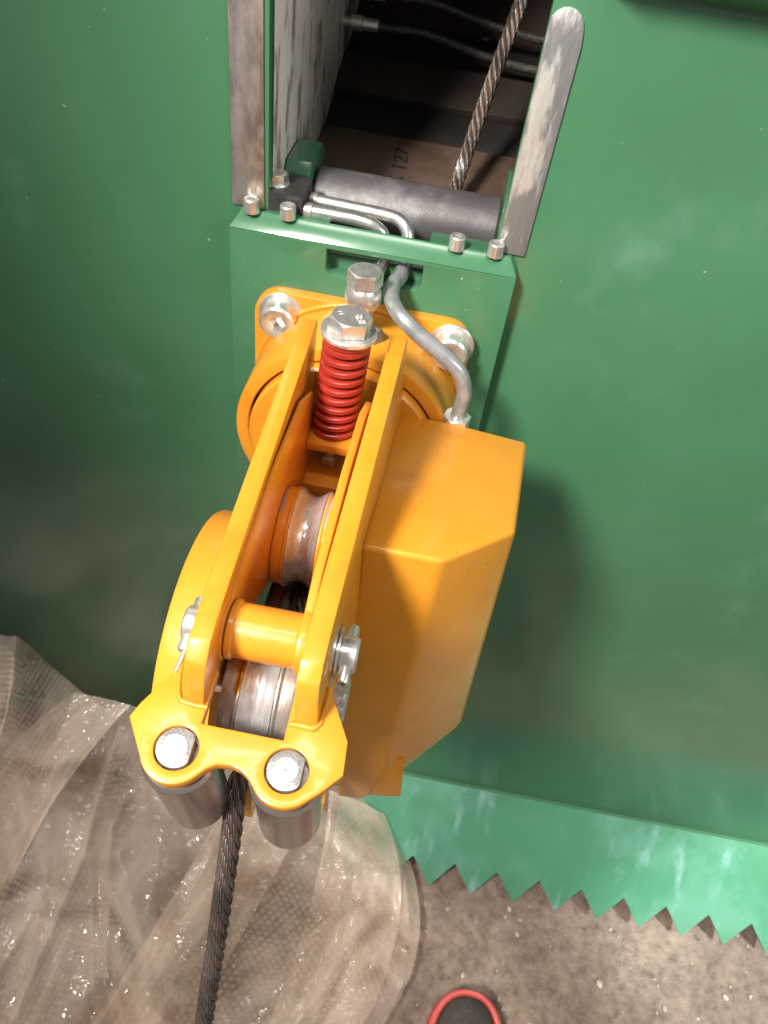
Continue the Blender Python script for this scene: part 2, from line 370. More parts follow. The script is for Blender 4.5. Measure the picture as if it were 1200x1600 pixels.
# two hoses with pressed fittings
for i, (dy, lab) in enumerate(((0, 'thin black hose with a silver fitting, lower of two in the dark slot'), (.05, 'thin black hose with a silver fitting, upper of two in the dark slot'))):
    y0 = .30 + dy*.6; z0 = .0815 + dy*.42
    h = thing('hydraulic_hose', (-.08, y0, z0), lab, 'hose', 'hoses in the dark slot')
    tube('hose', [(-.075, y0, z0), (-.04, y0, z0), (-.005, y0+.004, z0-.0005), (.05, y0+.012, z0-.012), (.10, y0+.015, z0-.018), (.144, y0+.02, z0-.02)], .0042, 'hose', h)
    lathe('fitting', [(0, 0), (.0045, 0), (.0045, .012), (.007, .013), (.007, .024), (.0058, .025), (.0058, .040), (.0048, .041), (0, .041)], (-.0935, y0, z0), X, 'zinc', h, 24)

# ------------------------------------------------------------------ roller behind the bar
roll = thing('guide_roller', (.016, .09, -.03), 'dark steel roller held between green brackets behind the slot', 'roller')
RC = (.0743, -.0006)
lathe('drum', [(0, 0), (.025, 0), (.0270, .002), (.0270, .157), (.025, .159), (0, .159)], (-.063, *RC), X, 'drum', roll, 64)
prism('bracket', [[(.050, -.10), (.050, .028), (.0575, .0365), (.100, .0375), (.112, .030), (.116, .015), (.116, -.10)]], (-.087, 0, 0), Y, Z, .0215, 'green', roll, .0012)
prism('bracket', [[(.040, -.10), (.040, .03), (.050, .042), (.100, .042), (.116, .015), (.116, -.10)]], (.0965, 0, 0), Y, Z, .006, 'green', roll, .001)

# ------------------------------------------------------------------ manifold and pipes
man = thing('manifold_block', (-.08, .02, 0), 'small black manifold block bolted beside the left bare strip', 'manifold')
box('body', -.1035, -.0605, .0005, .037, -.02, .0315, 'black', man, .0008)
lathe('washer', [(0, .0012), (.0096, .0012), (.0100, .0006), (.0100, 0)], (-.0850, .0185, .0316), Z, 'zinc', man, 32)
hexa('hex_bolt', .0088, .0072, (-.0850, .0185, .0328), Z, 'zinc', man, twist=.3)
pa = thing('hydraulic_pipe', (-.06, .03, .015), 'bright steel pipe running from the upper port of the black block, the longer of two', 'pipe')
tube('pipe', [(-.061, .028, .0185), (-.03, .0265, .0185), (.0, .0245, .0185), (.014, .0215, .0180), (.0225, .0165, .0130), (.0255, .0120, .0035), (.0262, .0100, -.006), (.0262, .002, -.0115), (.0250, -.012, -.0105)], .0054, 'pipe', pa, 20)
lathe('ferrule', [(.0052, 0), (.0064, .001), (.0064, .007), (.0052, .008)], (-.0605, .028, .0185), X, 'bare', pa, 24)
pb = thing('hydraulic_pipe', (-.06, .008, .015), 'bright steel pipe from the lower port of the black block, the shorter of two', 'pipe')
tube('pipe', [(-.061, .0070, .0190), (-.035, .0070, .0190), (-.018, .0068, .0188), (-.004, .0066, .0165), (.0045, .0065, .0105), (.0080, .0068, -.001), (.0080, .0070, -.0105), (.0065, -.008, -.0115), (.0040, -.028, -.0090), (.0025, -.050, -.0075)], .0054, 'pipe', pb, 20)
lathe('ferrule', [(.0052, 0), (.0064, .001), (.0064, .007), (.0052, .008)], (-.0605, .0070, .0190), X, 'bare', pb, 24)
ho = thing('feed_tube', (.09, -.08, -.1), 'thick silver grey tube bent in an S over the yellow flange', 'tube')
tube('tube', [(.0250, -.006, -.0105), (.0245, -.017, -.0105), (.0215, -.033, -.0090), (.0235, -.055, -.0090), (.0330, -.072, -.0120), (.0520, -.080, -.0215), (.0720, -.084, -.0320), (.0855, -.086, -.0430), (.0915, -.086, -.0580), (.0918, -.086, -.0720), (.0905, -.086, -.0900)], .0062, 'silver', ho, 24)
hexa('hex_nut', .0118, .012, (.0905, -.086, -.0945), Z, 'zinc', ho, twist=.2)

# ------------------------------------------------------------------ swivelling cable head
head = thing('cable_guide_head', (0, 0, -.13), 'bright yellow swivelling cable guide head bolted to the green mount', 'cable guide')
AX, AZ = .0, -.130
prism('flange', [rrect(-.092, .092, -.222, -.038, .022, 7)], (0, -.0163, 0), X, Z, .0102, 'yellow', head, .0022, 3)
def ring_prof(ro, ri, y0, y1):   # along -y
    return [(ri, y0), (ro - .0, y0), (ro, y1 - .002), (ro - .0006, y1 - .0006), (ro - .002, y1), (ri + .001, y1), (ri, y1 - .001), (ri, y0)]
lathe('swivel_ring', ring_prof(.0915, .0805, .0262, .0900), (AX, 0, AZ), (0, -1, 0), 'yellow', head, 96)
weld('weld_bead', [(AX + .093*math.cos(math.radians(a)), -.0275, AZ + .093*math.sin(math.radians(a))) for a in range(20, 165, 8)], .0028, 'yellow', head)
lathe('swivel_disc', [(.022, .030), (.0785, .030), (.0785, .0955), (.0765, .0975), (.024, .0975), (.022, .0955), (.022, .030)], (AX, 0, AZ), (0, -1, 0), 'yellow', head, 96)
for x in (-.0690, .0755):
    z = -.0575
    b = socket_screw('flange_bolt', .0150, .0160, (x, -.0285, z), (0, -1, 0), 'zinc', head)
    lathe('washer', [(.005, .0024), (.0185, .0024), (.0192, .0016), (.0192, 0)], (x, -.0262, z), (0, -1, 0), 'zinc', b, 40)
# side arms
def arm(xb, xf, th):
    prof = [(-.1155, .0005), (-.158, -.0015), (-.250, -.0060), (-.335, -.0095), (-.370, -.0118), (-.381, -.0145), (-.389, -.0215), (-.3925, -.0320), (-.3940, -.0520),
            (-.372, -.0680), (-.345, -.118), (-.26, -.165), (-.0985, -.19), (-.0985, -.055), (-.1155, -.040)]
    bm = bmesh.new()
    add_prism(bm, [prof], (0, 0, 0), Y, Z, th)
    for v in bm.verts:
        t = (-.1155 - v.co.y) / .275; v.co.x += xb + (xf - xb)*max(-.1, min(1, t)) + (.05 if xb > 0 else -.05)*max(0, -v.co.z - .02)
    bevel(bm, .0013, 2, 24)
    return finish('side_arm', bm, 'yellow', head, 30)
arm(-.0328, -.0268, .0112); arm(.0310, .0272, .0118)
# front guide plate, tipped a little
TA = math.radians(10); EV = Vector((0, math.cos(TA), math.sin(TA))); EN = Vector((0, -math.sin(TA), math.cos(TA))); FP = Vector((0, -.410, -.0550))
def fp(u, v, h=0): return FP + Vector((u, 0, 0)) + EV*v + EN*h
PL, PR = (-.0240, -.0060), (.0306, -.0064)
out = [(-.0350, .0370), (-.0485, .0120), (-.0510, .0048), (-.0400, -.0090)]
out = [(-.0335, .0370), (-.0480, .0125), (-.0512, .0045)]
out += arc(PL[0], PL[1], .0172, 205, 318, 12)
out += [(-.0070, -.0128), (-.0030, -.0102), (.0033, -.0092), (.0090, -.0104), (.0130, -.0130)]
out += arc(PR[0], PR[1], .0174, 215, 305, 12)
out += [(.0490, -.0132), (.0578, -.0036), (.0568, .0128), (.0434, .0372), (.0256, .0372), (.0256, .0075), (-.0158, .0078), (-.0158, .0370)]
hole = lambda c: [(c[0] + .0108*math.cos(2*math.pi*k/32), c[1] + .0108*math.sin(2*math.pi*k/32)) for k in range(32)]
prism('guide_plate', [out, hole(PL), hole(PR)], FP - EN*.008, X, EV, .008, 'yellow', head, .0009, 2)
for c in (PL, PR):
    r = lathe('guide_roller', [(.003, -.011), (.0170, -.011), (.0188, -.0128), (.0190, -.0150), (.0186, -.0165), (.0180, -.0170), (.0180, -.095), (.0165, -.0965), (.003, -.0965)], fp(*c), EN, 'polished', head, 56)
    # turned pin end with a flat ground on its right
    bm = bmesh.new(); pts = []
    for k in range(40):
        a = 2*math.pi*k/40; x, y = .0098*math.cos(a), .0098*math.sin(a); pts.append((c[0] + min(x, .0076), c[1] + y))
    add_prism(bm, [pts], FP - EN*.09, X, EV, .0905); bevel(bm, .0006, 2, 30)
    finish('roller_pin', bm, 'zinc_dull', r)
    lathe('pin_centre', [(.0062, 0), (.0060, .0004), (.0050, .0004), (.0048, .0001), (.0040, .0001), (.0038, .0005), (.0030, .0005), (.0028, .0001), (.0020, .0001), (.0018, .0004), (.0012, .0004), (.0008, -.0003), (0, -.0004)], fp(c[0]-.0005, c[1], .0006), EN, 'zinc', r, 32)
# lower guide plate tongues, half hidden under the rollers
prism('lower_tongue', [[(.0335, -.405), (.0410, -.395), (.0430, -.335), (.0360, -.335)]], (0, -.298, 0), X, Z, .012, 'yellow', head, .0008)
prism('lower_tongue', [[(-.0060, -.16), (.002, -.16), (.002, -.215), (-.006, -.215)]], (0, -.372, 0), X, Z, .008, 'yellow', head, .0008)
# pressure lever inside the arms
TC = (-.3535, -.0405)
def lever_plate(x, th):
    prof = [(-.122, -.062), (-.150, -.036), (-.185, -.0185), (-.250, -.0130), (-.325, -.0160)] + [(TC[0] + .0175*math.cos(math.radians(a)), TC[1] + .0175*math.sin(math.radians(a))) for a in range(60, 271, 30)] + [(-.335, -.060), (-.27, -.105), (-.22, -.118), (-.165, -.112), (-.125, -.090)]
    return prism('lever_plate', [prof], (x, 0, 0), Y, Z, th, 'yellow', head, .001)
lever_plate(-.0186, .0030); lever_plate(.0218, .0050)
lathe('pivot_tube', [(.008, 0), (.0150, 0), (.0160, .0008), (.0160, .003), (.0148, .0042), (.0148, .0360), (.0160, .0372), (.0160, .0396), (.0150, .0404), (.008, .0404)], (-.0150, *TC), X, 'yellow', head, 40)
SA = Vector((-.0050, 0, -.0925)).normalized()        # axis of the spring, top to bottom
SU = Vector((0, 1, 0))          # across it, towards the wall when positive
if SU.y < 0: SU = -SU
H0 = Vector((.0054, -.1460, .0240)); HB = Vector((.0006, -.1460, -.0690))
prism('spring_seat', [[(-.0159, -.020), (.0215, -.020), (.0215, .020), (-.0159, .020)]], Vector((.0003, HB.y, HB.z)) - Vector((0, 0, .0075)), X, SU, .0075, 'yellow', head, .0008)
prism('cross_block', [[(-.0178, -.022), (.0305, -.022), (.0305, .018), (-.0178, .018)]], Vector((0, HB.y - .004, HB.z - .058)), X, SU, .022, 'yellow', head, .001)
# coil spring of flattened wire
spb = bmesh.new(); N, turns, RS = 12*44, 11.0, .0131; L = (HB - H0).length - .0105; TOP = H0 + SA*.0105
d, u, v = frame(SA); prev = None; W = [(-.0034, -.0017), (-.0024, -.0024), (.0022, -.0024), (.0034, -.0015), (.0034, .0015), (.0022, .0024), (-.0024, .0024), (-.0034, .0017)]
for i in range(N + 1):
    t = i / N; a = 2*math.pi*turns*t; tt = min(1, max(0, (t*turns - .6) / (turns - 1.2)))
    rad = u*math.cos(a) + v*math.sin(a); c = TOP + d*(.0026 + tt*(L - .0052))
    ring = [spb.verts.new(c + rad*(RS + p) + d*q) for p, q in W]
    if prev:
        for k in range(8): spb.faces.new((prev[k], prev[(k+1) % 8], ring[(k+1) % 8], ring[k]))
    else: spb.faces.new(ring)
    prev = ring
spb.faces.new(prev); spring = finish('coil_spring', spb, 'red', head, 50)
# spring bolt
rod = lathe('spring_bolt', [(0, 0), (.0062, 0), (.0062, .115), (.0055, .116), (0, .116)], H0 + SA*.004, SA, 'zinc', head, 24)
hd = hexa('bolt_head', .0148, .0100, H0 + SA*.0065, -SA, 'zinc', rod, twist=.35)
lathe('washer', [(.005, 0), (.0182, 0), (.0190, .0008), (.0190, .0030), (.0182, .0038), (.005, .0038)], H0 + SA*.0068, SA, 'zinc', rod, 56)
lathe('lock_nut', [(.004, 0), (.0085, 0), (.0092, .001), (.0092, .007), (.0085, .008), (.004, .008)], HB + SA*.0235, SA, 'bare', rod, 6, angle=20)
def raised(body, size, at, right, upv, mt, parent, name='raised_mark'):
    cu = bpy.data.curves.new(name, 'FONT'); cu.body = body; cu.size = size; cu.extrude = .0005; cu.align_x = 'CENTER'; cu.align_y = 'CENTER'
    t = bpy.data.objects.new(name, cu); C.objects.link(t); bpy.context.view_layer.update()
    me = bpy.data.meshes.new_from_object(t.evaluated_get(bpy.context.evaluated_depsgraph_get())); bpy.data.objects.remove(t)
    r = Vector(right).normalized(); n = r.cross(Vector(upv)).normalized(); uu = n.cross(r)
    me.transform(Matrix.Translation(at) @ Matrix((r, uu, n)).transposed().to_4x4())
    me.materials.clear(); me.materials.append(M[mt]); o = bpy.data.objects.new(name, me); C.objects.link(o); o.parent = parent
    return o
RM = M['zinc']
raised('8.8', .0075, H0 - SA*.0036 + Vector((.0062, 0, 0)) - SU*.001, SU*-.8 + Vector((.5, 0, 0)), Vector((.8, 0, 0)) + SU*.5, 'zinc', hd)
raised('H', .0060, H0 - SA*.0036 + Vector((-.0068, 0, 0)) + SU*.001, SU*-.8 + Vector((.5, 0, 0)), Vector((.8, 0, 0)) + SU*.5, 'zinc', hd)
# sheaves, painted sides and a worn groove
def sheave(yc, zc, R, hw, gw, gd, x=.005, mt='yellow_worn'):
    s = lathe('sheave', [(.008, -hw), (R*.955, -hw), (R*.965, -hw + .0012), (R*.965, -gw - .0032), (R, -gw - .0016), (R, -gw - .0006), (R - gd - .003, -gw), (R - gd - .003, gw), (R, gw + .0006), (R, gw + .0016), (R*.965, gw + .0032), (R*.965, hw - .0012), (R*.955, hw), (.008, hw), (.008, -hw)],
              (x, yc, zc), X, mt, head, 72)
    gp = [(R*.90, -gw - .0004), (R*1.006, -gw - .0002)] + [(R - gd*math.cos(math.pi*.5*q), gw*.94*q) for q in (-.92, -.7, -.45, -.2, 0, .2, .45, .7, .92)] + [(R*1.006, gw + .0002), (R*.90, gw + .0004)]
    lathe('groove', gp, (x, yc, zc), X, 'groove', s, 72)
    return s
sheave(-.2400, -.0890, .0340, .0182, .0092, .0050, x=.0030)
sheave(-.3480, -.1020, .0425, .0196, .0090, .0055, x=.0042, mt='worn_steel')
sheave(-.2600, -.2200, .0965, .0215, .0088, .0180, x=.003, mt='polished')
for yy, zz, ww in ((-.24, -.089, .05), (-.348, -.102, .062), (-.26, -.22, .10)):
    lathe('axle', [(0, 0), (.0078, 0), (.0078, ww), (0, ww)], (.005 - ww/2, yy, zz), X, 'zinc', head, 24)
# pivot pin ends with washers and spring clips
PZ = TC[1] - .003
pin = lathe('pivot_pin', [(0, -.0395), (.0085, -.0395), (.0098, -.0383), (.0098, -.0300), (.0080, -.0298), (.0080, .0440), (.0098, .0442), (.0098, .0520), (.0086, .0532), (0, .0532)], (0, TC[0], PZ), X, 'zinc', head, 40)
for x in (.0402, .0424): lathe('washer', [(.008, 0), (.0140, 0), (.0140, .0013), (.008, .0013)], (x, TC[0], PZ), X, 'zinc', pin, 40)
def roll_pin(x, y, z, d, L, parent):
    d = Vector(d).normalized()
    lathe('roll_pin', [(.0020, 0), (.0028, 0), (.0034, .0010), (.0034, L - .0010), (.0028, L), (.0020, L), (.0018, L - .008)], Vector((x, y, z)) - d*L/2, d, 'zinc', parent, 24)
roll_pin(.0480, TC[0] - .001, PZ + .001, (0, -1, -.10), .034, pin)
roll_pin(-.0352, TC[0] - .001, PZ + .001, (0, -1, -.10), .032, pin)
tube('wire_clip', [(-.0350, -.366, -.0450), (-.0355, -.374, -.0475), (-.0365, -.380, -.0490)], .0012, 'zinc', pin, 10)
lathe('sheave_pin_end', [(0, .012), (.0125, .012), (.0140, .0108), (.0140, .0072), (.0160, .0070), (.0160, 0), (0, 0)], (.0390, -.348, -.100), X, 'zinc', head, 48)
# welds on the arms
weld('weld_bead', [(-.0345, -.372, -.0490), (-.0340, -.3805, -.0500), (-.0300, -.3925, -.0512), (-.0230, -.3945, -.0515), (-.0140, -.3945, -.0515)], .0016, 'yellow', head)
weld('weld_bead', [(.0425, -.372, -.0490), (.0425, -.3805, -.0500), (.0400, -.3935, -.0512), (.0330, -.3945, -.0515), (.0265, -.3945, -.0515)], .0020, 'yellow', head)
# banjo fitting standing on the ring
fit = lathe('ball_fitting', [(0, 0), (.0085, 0), (.0095, .003), (.0095, .022), (.0098, .0225), (.0112, .0250), (.0134, .0290), (.0142, .0340), (.0136, .0390), (.0118, .0425), (.0106, .0440), (0, .0440)], (.0016, -.058, -.0425), Z, 'zinc', head, 48)
hexa('hex_head', .0138, .0115, (.0016, -.058, .0013), Z, 'zinc', fit, twist=.15)
lathe('side_boss', [(0, .014), (.0068, .014), (.0078, .012), (.0078, 0)], (.0070, -.062, -.038), (.8, -.5, .1), 'bare', fit, 24)

# folded cover box on the right, over the motor
bm = bmesh.new()
XL = .0455
topz = -.086
def tz(y): return topz
XB, XF = .0432, .0410
pts = [(XB, -.0908, -.0855), (.100, -.0930, -.0860), (.1490, -.0985, -.086), (.1365, -.2290, -.0560), (.0906, -.2765, -.0440), (XF, -.2765, -.0440),
       (.1560, -.0985, -.2700), (.1470, -.2290, -.3040), (.0880, -.2765, -.3210), (XF + .006, -.2765, -.3330),
       (.1515, -.1100, -.300), (.1465, -.2250, -.3170), (.0770, -.2680, -.4080), (XF + .010, -.2685, -.4120), (XB + .010, -.1100, -.4120)]
for p in pts: bm.verts.new(p)
bmesh.ops.convex_hull(bm, input=bm.verts[:])
bmesh.ops.dissolve_limit(bm, angle_limit=math.radians(2), verts=bm.verts[:], edges=bm.edges[:])
bevel(bm, .0042, 4, 9)
finish('cover_box', bm, 'yellow', head, 60)
prism('cover_tab', [[(.0810, -.340), (.1030, -.310), (.1085, -.382), (.0815, -.392)]], (0, -.2670, 0), X, Z, .003, 'yellow', head, .0008)
# round wheel housing on the left
lathe('wheel_housing', [(0, 0), (.094, 0), (.0985, .0012), (.1000, .004), (.1000, .040), (0, .040)], (-.0760, -.2570, -.2060), X, 'yellow', head, 128)

# ------------------------------------------------------------------ wire rope: six strands of seven wires
rope_pts = [(.102, .50, .24), (.0905, .36, .1765), (.0805, .22, .142), (.0640, .17, .062), (.0500, .125, -.020), (.0430, .098, -.058), (.0300, .06, -.105), (.012, .0, -.130), (.0050, -.10, -.129), (.0050, -.200, -.1265), (.0045, -.270, -.1300), (.0030, -.330, -.1400),
            (.0000, -.372, -.1430), (-.0029, -.3904, -.1428), (-.0020, -.4087, -.1677), (-.0015, -.4301, -.2024), (-.0025, -.4528, -.2525), (-.0043, -.4770, -.3110), (-.0059, -.5003, -.3756), (-.0078, -.525, -.4523), (-.012, -.555, -.62), (-.02, -.60, -.85), (-.03, -.66, -1.04)]
path = resample(smooth_path(rope_pts, 14), .0030)
fr = frames(path)
rb = bmesh.new(); RS_, RW, LAY = .00415, .00108, .060
for sidx in range(6):
    ctr = []
    for i, (p, (t, u, v)) in enumerate(zip(path, fr)):
        a = 2*math.pi*(sidx/6 - i*.0030/LAY); ctr.append(p + (u*math.cos(a) + v*math.sin(a))*RS_)
    cf = frames(ctr)
    for wv in range(7):
        wp = []
        for i, (p, (t, u, v)) in enumerate(zip(ctr, cf)):
            a = 2*math.pi*(wv/7 + i*.0030/.034); wp.append(p + (u*math.cos(a) + v*math.sin(a))*.00152)
        add_tube(rb, wp, .00082, 5, False)
add_tube(rb, path, .0036, 8)
rope = finish('wire_rope', rb, 'rope', None, 80)
tag(rope, 'greasy twisted steel wire rope leaving between the two front rollers and hanging down', 'wire rope')

# ------------------------------------------------------------------ bubble wrap heaped at the foot of the shield
def wrap_material():
    mt = bpy.data.materials.new('bubble_film'); mt.use_nodes = True; nt = mt.node_tree
    for n in list(nt.nodes): nt.nodes.remove(n)
    N = nt.nodes.new; Lk = nt.links.new
    outp = N('ShaderNodeOutputMaterial'); P = N('ShaderNodeBsdfPrincipled'); T = N('ShaderNodeBsdfTransparent'); mx = N('ShaderNodeMixShader')
    P.inputs['Base Color'].default_value = (.86, .72, .62, 1); P.inputs['Roughness'].default_value = .08; P.inputs['Specular IOR Level'].default_value = .6
    T.inputs[0].default_value = (.97, .91, .85, 1)
    tc = N('ShaderNodeTexCoord')
    v = N('ShaderNodeTexVoronoi'); v.inputs['Scale'].default_value = 70; v.inputs['Randomness'].default_value = .2; Lk(tc.outputs['UV'], v.inputs['Vector'])
    nz = N('ShaderNodeTexNoise'); nz.inputs['Scale'].default_value = 6; nz.inputs['Distortion'].default_value = 1.2; nz.inputs['Detail'].default_value = 4; Lk(tc.outputs['Object'], nz.inputs['Vector'])
    b1 = N('ShaderNodeBump'); b1.invert = True; b1.inputs['Strength'].default_value = .15; b1.inputs['Distance'].default_value = .004; Lk(v.outputs['Distance'], b1.inputs['Height'])
    n2 = N('ShaderNodeTexNoise'); n2.inputs['Scale'].default_value = 38; n2.inputs['Detail'].default_value = 2; Lk(tc.outputs['Object'], n2.inputs['Vector'])
    b2 = N('ShaderNodeBump'); b2.inputs['Strength'].default_value = .5; b2.inputs['Distance'].default_value = .006; Lk(n2.outputs[0], b2.inputs['Height']); Lk(b1.outputs[0], b2.inputs['Normal'])
    Lk(b2.outputs[0], P.inputs['Normal'])
    lw = N('ShaderNodeLayerWeight'); lw.inputs[0].default_value = .35; Lk(b2.outputs[0], lw.inputs['Normal'])
    r = N('ShaderNodeMapRange'); r.inputs[1].default_value = .36; r.inputs[2].default_value = .66; r.inputs[3].default_value = .05; r.inputs[4].default_value = .38; Lk(nz.outputs[0], r.inputs[0])
    ad = N('ShaderNodeMath'); ad.operation = 'MULTIPLY_ADD'; Lk(lw.outputs['Facing'], ad.inputs[0]); ad.inputs[1].default_value = .45; Lk(r.outputs[0], ad.inputs[2]); ad.use_clamp = True
    Lk(ad.outputs[0], mx.inputs[0]); Lk(T.outputs[0], mx.inputs[1]); Lk(P.outputs[0], mx.inputs[2]); Lk(mx.outputs[0], outp.inputs[0])
    return mt
M['wrap'] = wrap_material()
def bubble_material():
    mt = bpy.data.materials.new('bubble_dome'); mt.use_nodes = True; nt = mt.node_tree; P = nt.nodes['Principled BSDF']; o = nt.nodes['Material Output']
    P.inputs['Base Color'].default_value = (.84, .72, .63, 1); P.inputs['Roughness'].default_value = .09; P.inputs['Specular IOR Level'].default_value = .8
    T = nt.nodes.new('ShaderNodeBsdfTransparent'); T.inputs[0].default_value = (.98, .96, .94, 1); mx = nt.nodes.new('ShaderNodeMixShader')
    lw = nt.nodes.new('ShaderNodeLayerWeight'); lw.inputs[0].default_value = .3
    r = nt.nodes.new('ShaderNodeMapRange'); r.inputs[3].default_value = .07; r.inputs[4].default_value = .55
    nt.links.new(lw.outputs['Facing'], r.inputs[0]); nt.links.new(r.outputs[0], mx.inputs[0]); nt.links.new(T.outputs[0], mx.inputs[1]); nt.links.new(P.outputs[0], mx.inputs[2]); nt.links.new(mx.outputs[0], o.inputs[0])
    return mt
M['bubble'] = bubble_material()
def spline(pts, t):
    n = len(pts) - 1; f = max(0, min(.99999, t))*n; i = int(f); k = f - i
    a, b, c, d = [Vector(pts[max(0, min(n, j))]) for j in (i-1, i, i+1, i+2)]
    return .5*((2*b) + (c - a)*k + (2*a - 5*b + 4*c - d)*k*k + (3*b - a - 3*c + d)*k**3)
def film(name, T, MID, B, nu, nv, amp, seed, folds=(), parent=None, off=0, bub=None):
    pos = []
    rnd = random.Random(seed)
    creases = [(3.2, .9, rnd.random(), .55), (5.5, -1.6, rnd.random(), .38), (2.2, 3.4, rnd.random(), .30), (9.0, 3.0, rnd.random(), .20), (7.0, -6.0, rnd.random(), .16), (14.0, 5.5, rnd.random(), .10), (11., -11., rnd.random(), .08)]
    # sharp random wrinkles, most of them running down the sheet or fanning out of a gathered spot
    folds = list(folds)
    for k in range(46):
        s0, t0 = rnd.random(), rnd.random()
        if k % 3 == 0: s0, t0 = .60 + rnd.gauss(0, .03), .62 + rnd.gauss(0, .05)
        an = rnd.gauss(1.75, .55) if k % 3 else rnd.uniform(0, 6.28); ln = rnd.uniform(.08, .34)
        folds.append((s0, t0, s0 + ln*math.cos(an)*.7, t0 + ln*math.sin(an), rnd.uniform(.004, .012), amp*rnd.uniform(-.25, .5)))
    bm = bmesh.new(); uvl = bm.loops.layers.uv.new(); g = []
    for j in range(nv + 1):
        row = []
        for i in range(nu + 1):
            s, t = i/nu, j/nv
            a, b, c = spline(T, s), spline(MID, s), spline(B, s)
            p = a*(1-t)**2 + b*2*t*(1-t) + c*t*t
            h = 0
            q = Vector((s*5 + seed, t*3, seed))
            n2 = noise.noise(q*2.3 + Vector((7, 3, 1)))
            for (fa, fb, ph, am) in creases:      # straight creases: triangle waves bent a little by noise
                x = s*fa + t*fb + ph + .55*noise.noise(Vector((s*2.2 + ph, t*2.2, seed + ph)))
                k = x - math.floor(x); tri = 1 - abs(2*k - 1)
                h += amp*am*(tri*(.6 + .8*abs(noise.noise(Vector((math.floor(x)*3.7, seed, ph))))))
            for (s0, t0, s1, t1, wd, hh) in folds:
                dx, dy = s1 - s0, t1 - t0; k = max(0, min(1, ((s-s0)*dx + (t-t0)*dy)/(dx*dx + dy*dy)))
                dist = math.hypot(s - s0 - k*dx, (t - t0 - k*dy))
                h += hh*math.exp(-dist/wd)
            p = p + Vector((0, -.62, .78))*(h*min(1, .25 + 3*min(t, 1-t) if t < .5 else 1) + off)
            p.z = max(p.z, FZ + .004 + .003*abs(n2))
            row.append((bm.verts.new(p), (s, t)))
        g.append(row); pos.append([x[0].co.copy() for x in row])
    for j in range(nv):
        for i in range(nu):
            q = (g[j][i], g[j+1][i], g[j+1][i+1], g[j][i+1]); f = bm.faces.new([x[0] for x in q])
            for l, x in zip(f.loops, q): l[uvl].uv = (x[1][0]*1.3, x[1][1]*.9)
    o = finish(name, bm, 'wrap', parent, 180)
    if not bub: return o
    # air bubbles: little domes standing on the film, in rows
    bb = bmesh.new(); PI2 = 2*math.pi
    def at(fi, fj):
        i, j = min(int(fi), nu - 1), min(int(fj), nv - 1); a, b = fi - i, fj - j
        return pos[j][i].lerp(pos[j][i+1], a).lerp(pos[j+1][i].lerp(pos[j+1][i+1], a), b)
    nj = int(nv*bub[1]); ni = int(nu*bub[0])
    for jj in range(1, nj):
        for ii in range(1, ni):
            fi = (ii + .5*(jj % 2))/ni*nu; fj = jj/nj*nv
            if random.random() < .06: continue
            p = at(fi, fj)
            if noise.noise(p*6 + Vector((2, 9, 4))) < -.08: continue
            p = p.copy(); px_, py_ = at(min(nu, fi + 1), fj) - p, at(fi, min(nv, fj + 1)) - p
            if px_.length < 1e-6 or py_.length < 1e-6: continue
            n = px_.cross(py_).normalized(); n = n if n.z > 0 else -n
            uu = (px_ - n*px_.dot(n)).normalized(); vv = n.cross(uu); r = .0036*random.uniform(.85, 1.1); hh = r*random.uniform(.35, .6)
            R1 = [bb.verts.new(p + (uu*math.cos(PI2*k/6) + vv*math.sin(PI2*k/6))*r) for k in range(6)]
            R2 = [bb.verts.new(p + (uu*math.cos(PI2*k/6) + vv*math.sin(PI2*k/6))*r*.62 + n*hh*.8) for k in range(6)]
            tp = bb.verts.new(p + n*hh)
            for k in range(6):
                bb.faces.new((R1[k], R1[(k+1) % 6], R2[(k+1) % 6], R2[k])); bb.faces.new((R2[k], R2[(k+1) % 6], tp))
    ob = finish('bubbles', bb, 'bubble', o, 180); ob['kind'] = 'stuff'
    return o
T1 = [(-.75, -.02, -.66), (-.60, -.02, -.665), (-.4656, -.02, -.668), (-.437, -.02, -.668), (-.3955, -.02, -.742), (-.339, -.02, -.82), (-.29, -.02, -.80), (-.15, -.03, -.85), (.0, -.03, -.90), (.112, -.03, -.955), (.165, -.05, -1.03)]
MID = [(-.80, -.20, -.90), (-.62, -.20, -.90), (-.46, -.20, -.92), (-.42, -.20, -.92), (-.36, -.21, -.95), (-.29, -.22, -.97), (-.22, -.23, -.96), (-.10, -.24, -.98), (.03, -.24, -1.0), (.17, -.22, -1.02), (.275, -.20, -1.045)]
B1 = [(-.70, -.60, -1.05), (-.58, -.60, -1.05), (-.46, -.60, -1.05), (-.38, -.60, -1.05), (-.30, -.60, -1.05), (-.22, -.58, -1.05), (-.15, -.56, -1.05), (-.08, -.54, -1.05), (.0, -.50, -1.05), (.07, -.44, -1.05), (.13, -.37, -1.05)]
wrap = thing('bubble_wrap', (-.2, -.3, FZ), 'crumpled clear bubble wrap sheet heaped on the concrete below the yellow head', 'bubble wrap')
film('sheet', T1, MID, B1, 300, 200, .030, 3.1, folds=((.58, .05, .36, .95, .02, .03), (.75, .15, .62, .95, .015, .028), (.86, .25, .78, .9, .02, .02), (.95, .1, .99, .8, .02, .012), (.3, .1, .2, .9, .02, .02)), parent=wrap, bub=(.36, .36))
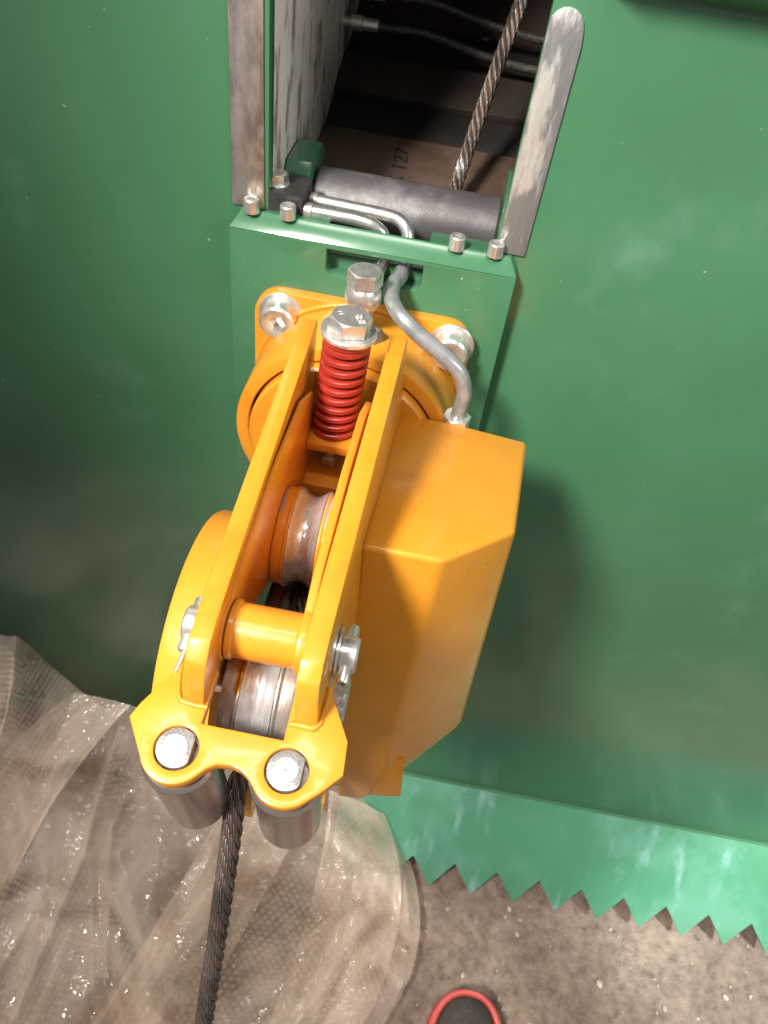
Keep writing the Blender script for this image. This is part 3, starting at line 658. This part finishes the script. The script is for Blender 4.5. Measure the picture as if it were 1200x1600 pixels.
# a folded-back band of the same film lying over the heap, and a second loose layer
film('folded_band', [(-.375, -.03, -.775), (-.335, -.03, -.775), (-.285, -.035, -.77)], [(-.52, -.18, -.84), (-.47, -.19, -.85), (-.40, -.20, -.86)], [(-.52, -.42, -1.0), (-.46, -.43, -1.0), (-.40, -.44, -1.0)], 40, 150, .010, 11.0, parent=wrap)
film('folded_band', [(-.10, -.06, -.83), (-.05, -.06, -.84), (.02, -.06, -.85)], [(-.16, -.28, -.92), (-.12, -.28, -.92), (-.05, -.28, -.93)], [(-.28, -.52, -1.02), (-.22, -.52, -1.02), (-.15, -.52, -1.02)], 40, 150, .012, 17.0, parent=wrap)
film('folded_band', [(.03, -.05, -.89), (.08, -.05, -.91), (.125, -.05, -.94)], [(.06, -.22, -.98), (.13, -.20, -.99), (.23, -.17, -1.02)], [(-.02, -.44, -1.04), (.05, -.42, -1.04), (.12, -.38, -1.04)], 50, 120, .010, 23.0, parent=wrap)

# ------------------------------------------------------------------ shoe standing on the concrete
shoe = thing('shoe', (.275, -.33, FZ), 'dark shoe toe with a raised red rubber rim on the concrete', 'shoe')
SO = Vector((.298, -.366, FZ)); SDIR = Vector((.02, 1, 0)).normalized(); SX = Vector((1, -.02, 0))
def shoe_half(t):     # half widths (left, right) at t = 0 heel .. 1 toe
    tt = max(0, min(1, t)); e = max(0, 1 - ((tt - .66)/.34)**2.5)**.42 if tt > .66 else 1
    heel = min(1, (tt/.14))**.5 if tt < .14 else 1
    wl = .044 + .020*math.sin(math.pi*min(1, tt/.66)/2)**2; wr = .044 + .014*math.sin(math.pi*min(1, tt/.66)/2)**2
    return wl*e*heel, wr*e*heel
SLEN = .27
def shoe_outline(scale_in, n=64):
    pts = []
    ts = [.5 - .5*math.cos(math.pi*k/(n//2)) for k in range(n//2 + 1)]
    for t in ts: pts.append((-shoe_half(t)[0], t))
    for t in ts[::-1][1:-1]: pts.append((shoe_half(t)[1], t))
    out = []
    for xw, t in pts:
        out.append((xw*(1 - scale_in/.045), (t - .5)*(1 - scale_in*2/.27) + .5))
    return out
def sp(x, t, z): return SO + SX*x + SDIR*((t - 1)*SLEN + .11) + Vector((0, 0, z))
def loft(name, rows, mt, parent, cap=True):
    bm = bmesh.new(); rings = []
    for ins, zf in rows: rings.append([bm.verts.new(sp(x, t, zf(t))) for x, t in shoe_outline(ins)])
    n = len(rings[0])
    for A, Bv in zip(rings, rings[1:]):
        for k in range(n): bm.faces.new((A[k], A[(k+1) % n], Bv[(k+1) % n], Bv[k]))
    if cap: bm.faces.new(rings[0][::-1]); bm.faces.new(rings[-1])
    return finish(name, bm, mt, parent, 60)
rim = lambda h: (lambda t: h + .010*max(0, (t - .75)/.25)**2)
loft('sole_rim', [(.004, lambda t: .001), (.0, lambda t: .006), (-.0005, rim(.018)), (.0005, rim(.032)), (.002, rim(.0345)), (.0062, rim(.035)), (.0082, rim(.033)), (.0086, rim(.020))], 'shoe_red', shoe)
def up(k): return lambda t: rim(.028)(t) + k*(.035*(1 - t)**.8 + .010)
loft('upper', [(.0090, rim(.02)), (.0090, rim(.030)), (.0115, up(.35)), (.016, up(.75)), (.026, up(1.0)), (.036, up(1.1))], 'shoe_black', shoe)
